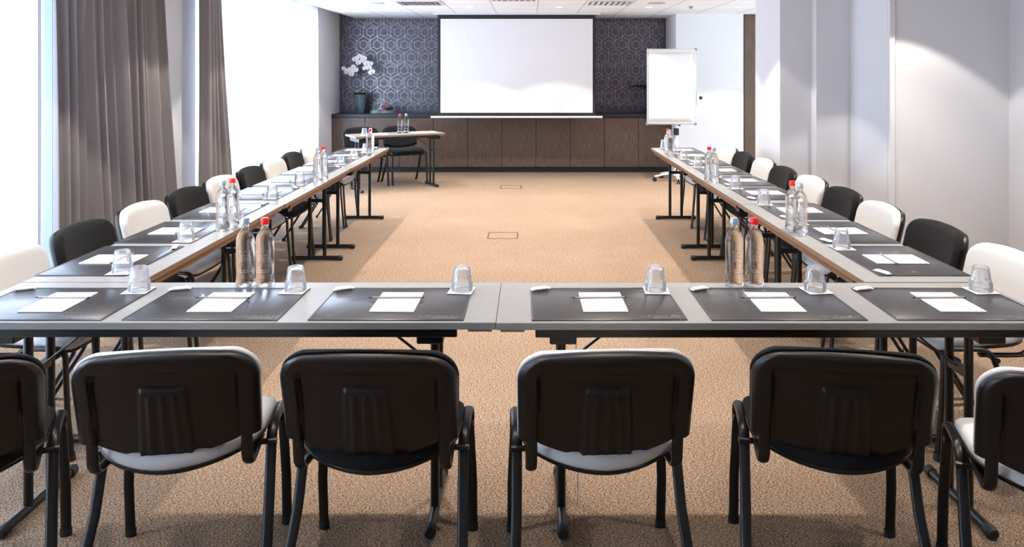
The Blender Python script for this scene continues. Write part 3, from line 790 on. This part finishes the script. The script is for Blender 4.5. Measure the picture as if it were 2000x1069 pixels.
def make_bottle(kind):
    t = empty('water_bottle')
    out = [(0, .004), (.024, .002), (.032, 0), (.0352, .004), (.036, .012), (.0355, .026), (.0335, .036), (.0338, .05), (.0345, .10), (.0350, .170), (.0335, .185), (.0290, .200), (.0205, .213), (.0145, .221), (.0132, .228), (.0132, .240), (.0142, .242), (.0142, .246), (0, .246)]
    b = NB(); lathe(b, out, 40); finish(b, 'bottle_glass', M['glass'], t, 60)
    b = NB(); lathe(b, [(.0105, .247), (.0150, .2455), (.0158, .246), (.0158, .2475), (.0150, .249), (.0150, .261), (.0135, .263), (0, .2635)], 30, fr=lambda th, i: 1+.02*math.cos(th*15) if i in (4, 5) else 1)
    lathe(b, [(.0165, .2385), (.0165, .2445), (.0145, .2455), (.0145, .2385), (.0165, .2385)], 30)
    finish(b, 'cap', M['red'] if kind == 'red' else M['silver'], t, 40)
    rg = random.Random(6)
    for nm, m_, rows in (('lettering', M['print_w'], [(.135, .012, -2.2, -.9), (.122, .006, -2.1, -1.0), (.112, .006, -2.15, -.9), (.100, .010, -2.2, -.7), (.065, .004, -2.2, -.6), (.058, .004, -2.1, -.8)]),
                         ('dark_lettering', M['print_k'], [(.138, .008, -1.9, -1.2), (.126, .005, -1.9, -1.3), (.113, .006, -1.9, -1.3), (.094, .007, -1.9, -1.2), (.070, .009, -1.9, -1.1), (.051, .004, -1.8, -.9)]),
                         ('red_lettering', M['print_r'], [(.083, .006, -2.1, -.8)])):
        if nm == 'red_lettering' and kind != 'red': continue
        b = NB()
        for (z, h, a0, a1) in rows:
            for (p, q) in squiggle(rg, 0, (a1-a0)*.035, h):
                def W(pt, dz):
                    a = a0+pt[0]/.035; r = .0352 if z > .1 else .0349
                    return Vector((math.cos(a)*r, math.sin(a)*r, z+pt[1]+dz))
                b.faces.new([b.verts.new(c) for c in (W(p, .0007), W(q, .0007), W(q, -.0007), W(p, -.0007))])
        finish(b, nm, m_, t, 0)
    return t
PRO = {'desk_pad': make_pad(), 'notepad': make_notepad(), 'pencil': make_pencil(), 'sweet_packet': make_packet(), 'coaster': make_coaster(), 'glass_tumbler': make_tumbler(),
       'red': make_bottle('red'), 'silver': make_bottle('silver')}
used2 = set()
def put(key, loc, rz, label, cat, group):
    if key in used2: o = copy_tree(PRO[key])
    else: o = PRO[key]; used2.add(key)
    o.location = loc; o.rotation_euler = (0, 0, rz); tag(o, label, cat, group); return o
pj = random.Random(17)
def place(cx, cy_, ang, where, grp, gl=(.213, .146), pk=(-.225, .160), pkr=None):
    def W(x, y, z): return (cx+x*math.cos(ang)-y*math.sin(ang), cy_+x*math.sin(ang)+y*math.cos(ang), z)
    a = ang+pj.uniform(-.012, .012)
    put('desk_pad', W(0, 0, TH+.0003), a, 'black leather desk pad %s' % where, 'desk pad', 'desk pads '+grp)
    z = TH+.0003+.0042
    dx = pj.uniform(-.008, .008)
    put('notepad', W(dx, 0, z), a+pj.uniform(-.02, .02), 'blank white notepad %s' % where, 'notepad', 'notepads '+grp)
    put('pencil', W(dx-.012, .034, z+.004+.0036), a+pj.uniform(-.04, .04), 'grey pencil lying %s' % where, 'pencil', 'pencils '+grp)
    put('sweet_packet', W(pk[0], pk[1], z), a+(pkr if pkr is not None else pj.uniform(.15, .5)), 'small white wrapped packet %s' % where, 'packet', 'packets '+grp)
    ca = a+pj.uniform(-.15, .15)
    put('coaster', W(gl[0], gl[1]-.004, z), ca, 'square white coaster %s' % where, 'coaster', 'coasters '+grp)
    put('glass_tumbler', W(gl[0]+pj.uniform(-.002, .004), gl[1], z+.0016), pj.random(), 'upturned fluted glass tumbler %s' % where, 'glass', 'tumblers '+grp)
NX = [-1.688, -1.098, -.478, .268, .871, 1.493]
nw = ['at the near table, far left place', 'at the near table, second place from the left', 'at the near table, just left of the centre join',
      'at the near table, just right of the centre join', 'at the near table, second place from the right', 'at the near table, far right place']
for i, xx in enumerate(NX):
    place(xx, 2.715, 0, nw[i], 'on the near table', gl=(.213+(.01 if i in (2,) else 0), .150))
PY = [3.34, 3.925, 4.52, 5.17, 5.76, 6.36, 6.97, 7.49, 8.02]
for i, yy in enumerate(PY):
    place(-1.824, yy, -PI/2, 'on the left row, %s place from the camera' % ordn[i], 'on the left row')
for i, yy in enumerate(PY):
    place(1.612, yy, PI/2, 'on the right row, %s place from the camera' % ordn[i], 'on the right row')
def bottle(kind, x, y, rz, where):
    put(kind, (x, y, TH+.0005), rz, '%s-capped glass water bottle %s' % (kind, where), 'bottle', 'glass water bottles on the tables')
bottle('silver', -1.103, 2.948, .3, 'on the near left table, left of the red one')
bottle('red', -1.027, 2.948, 0, 'on the near left table, right of the silver one')
bottle('silver', .799, 2.948, .2, 'on the near right table, left of the red one')
bottle('red', .877, 2.948, 0, 'on the near right table, right of the silver one')
bottle('silver', -1.602, 3.965, 0, 'on the left row, in the pair nearest the camera')
bottle('red', -1.585, 4.05, .4, 'on the left row, in the pair nearest the camera')
bottle('silver', -1.590, 5.71, 0, 'on the left row, in the pair at the middle')
bottle('red', -1.573, 5.80, 0, 'on the left row, in the pair at the middle')
bottle('red', -1.578, 7.52, 0, 'on the left row, at its far end')
bottle('silver', -1.60, 7.66, 0, 'on the left row, at its far end')
bottle('silver', 1.382, 3.86, 0, 'on the right row, in the pair nearest the camera')
bottle('red', 1.372, 3.95, 0, 'on the right row, in the pair nearest the camera')
bottle('silver', 1.386, 5.68, 0, 'on the right row, in the pair at the middle')
bottle('red', 1.370, 5.76, 0, 'on the right row, in the pair at the middle')
bottle('silver', 1.382, 7.44, 0, 'on the right row, at its far end')
bottle('red', 1.385, 7.56, 0, 'on the right row, at its far end')
def TB(u, v): return (TBC.x+u*math.cos(TBA)-v*math.sin(TBA), TBC.y+u*math.sin(TBA)+v*math.cos(TBA))
for kind, u, v in (('red', .07, .03), ('silver', .16, .03)):
    x_, y_ = TB(u, v); bottle(kind, x_, y_, 0, 'on the small far table')
for u, v, wv in ((-.22, .06, 'left of the bottles'), (.34, .04, 'right of the bottles')):
    x_, y_ = TB(u, v); put('notepad', (x_, y_, TH+.0003), TBA+1.5, 'blank white notepad on the small far table, %s' % wv, 'notepad', 'notepads on the far table')
x_, y_ = TB(-.44, -.02)
put('coaster', (x_, y_, TH+.0003), TBA, 'square white coaster near the left end of the small far table', 'coaster', 'coasters on the far table')
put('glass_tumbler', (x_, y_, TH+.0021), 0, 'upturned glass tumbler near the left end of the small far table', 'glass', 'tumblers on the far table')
x_, y_ = TB(.54, .02)
put('coaster', (x_, y_, TH+.0003), TBA, 'square white coaster near the right end of the small far table', 'coaster', 'coasters on the far table')

# ------------------------------------------------------------------ floor sockets
def floorbox(x, y, label):
    b = NB(); s = .14
    for q in (-1, 1):
        box(b, x-s, x+s, y+q*s-.006, y+q*s+.006, 0, .002); box(b, x+q*s-.006, x+q*s+.006, y-s, y+s, 0, .002)
    o = finish(b, 'floor_box_frame', M['frame_brown'], None, 0); tag(o, label, 'floor box', 'floor socket boxes')
floorbox(-.25, 7.28, 'thin square floor box outline in the middle of the carpet')
floorbox(-.243, 10.35, 'thin square floor box outline near the screen')
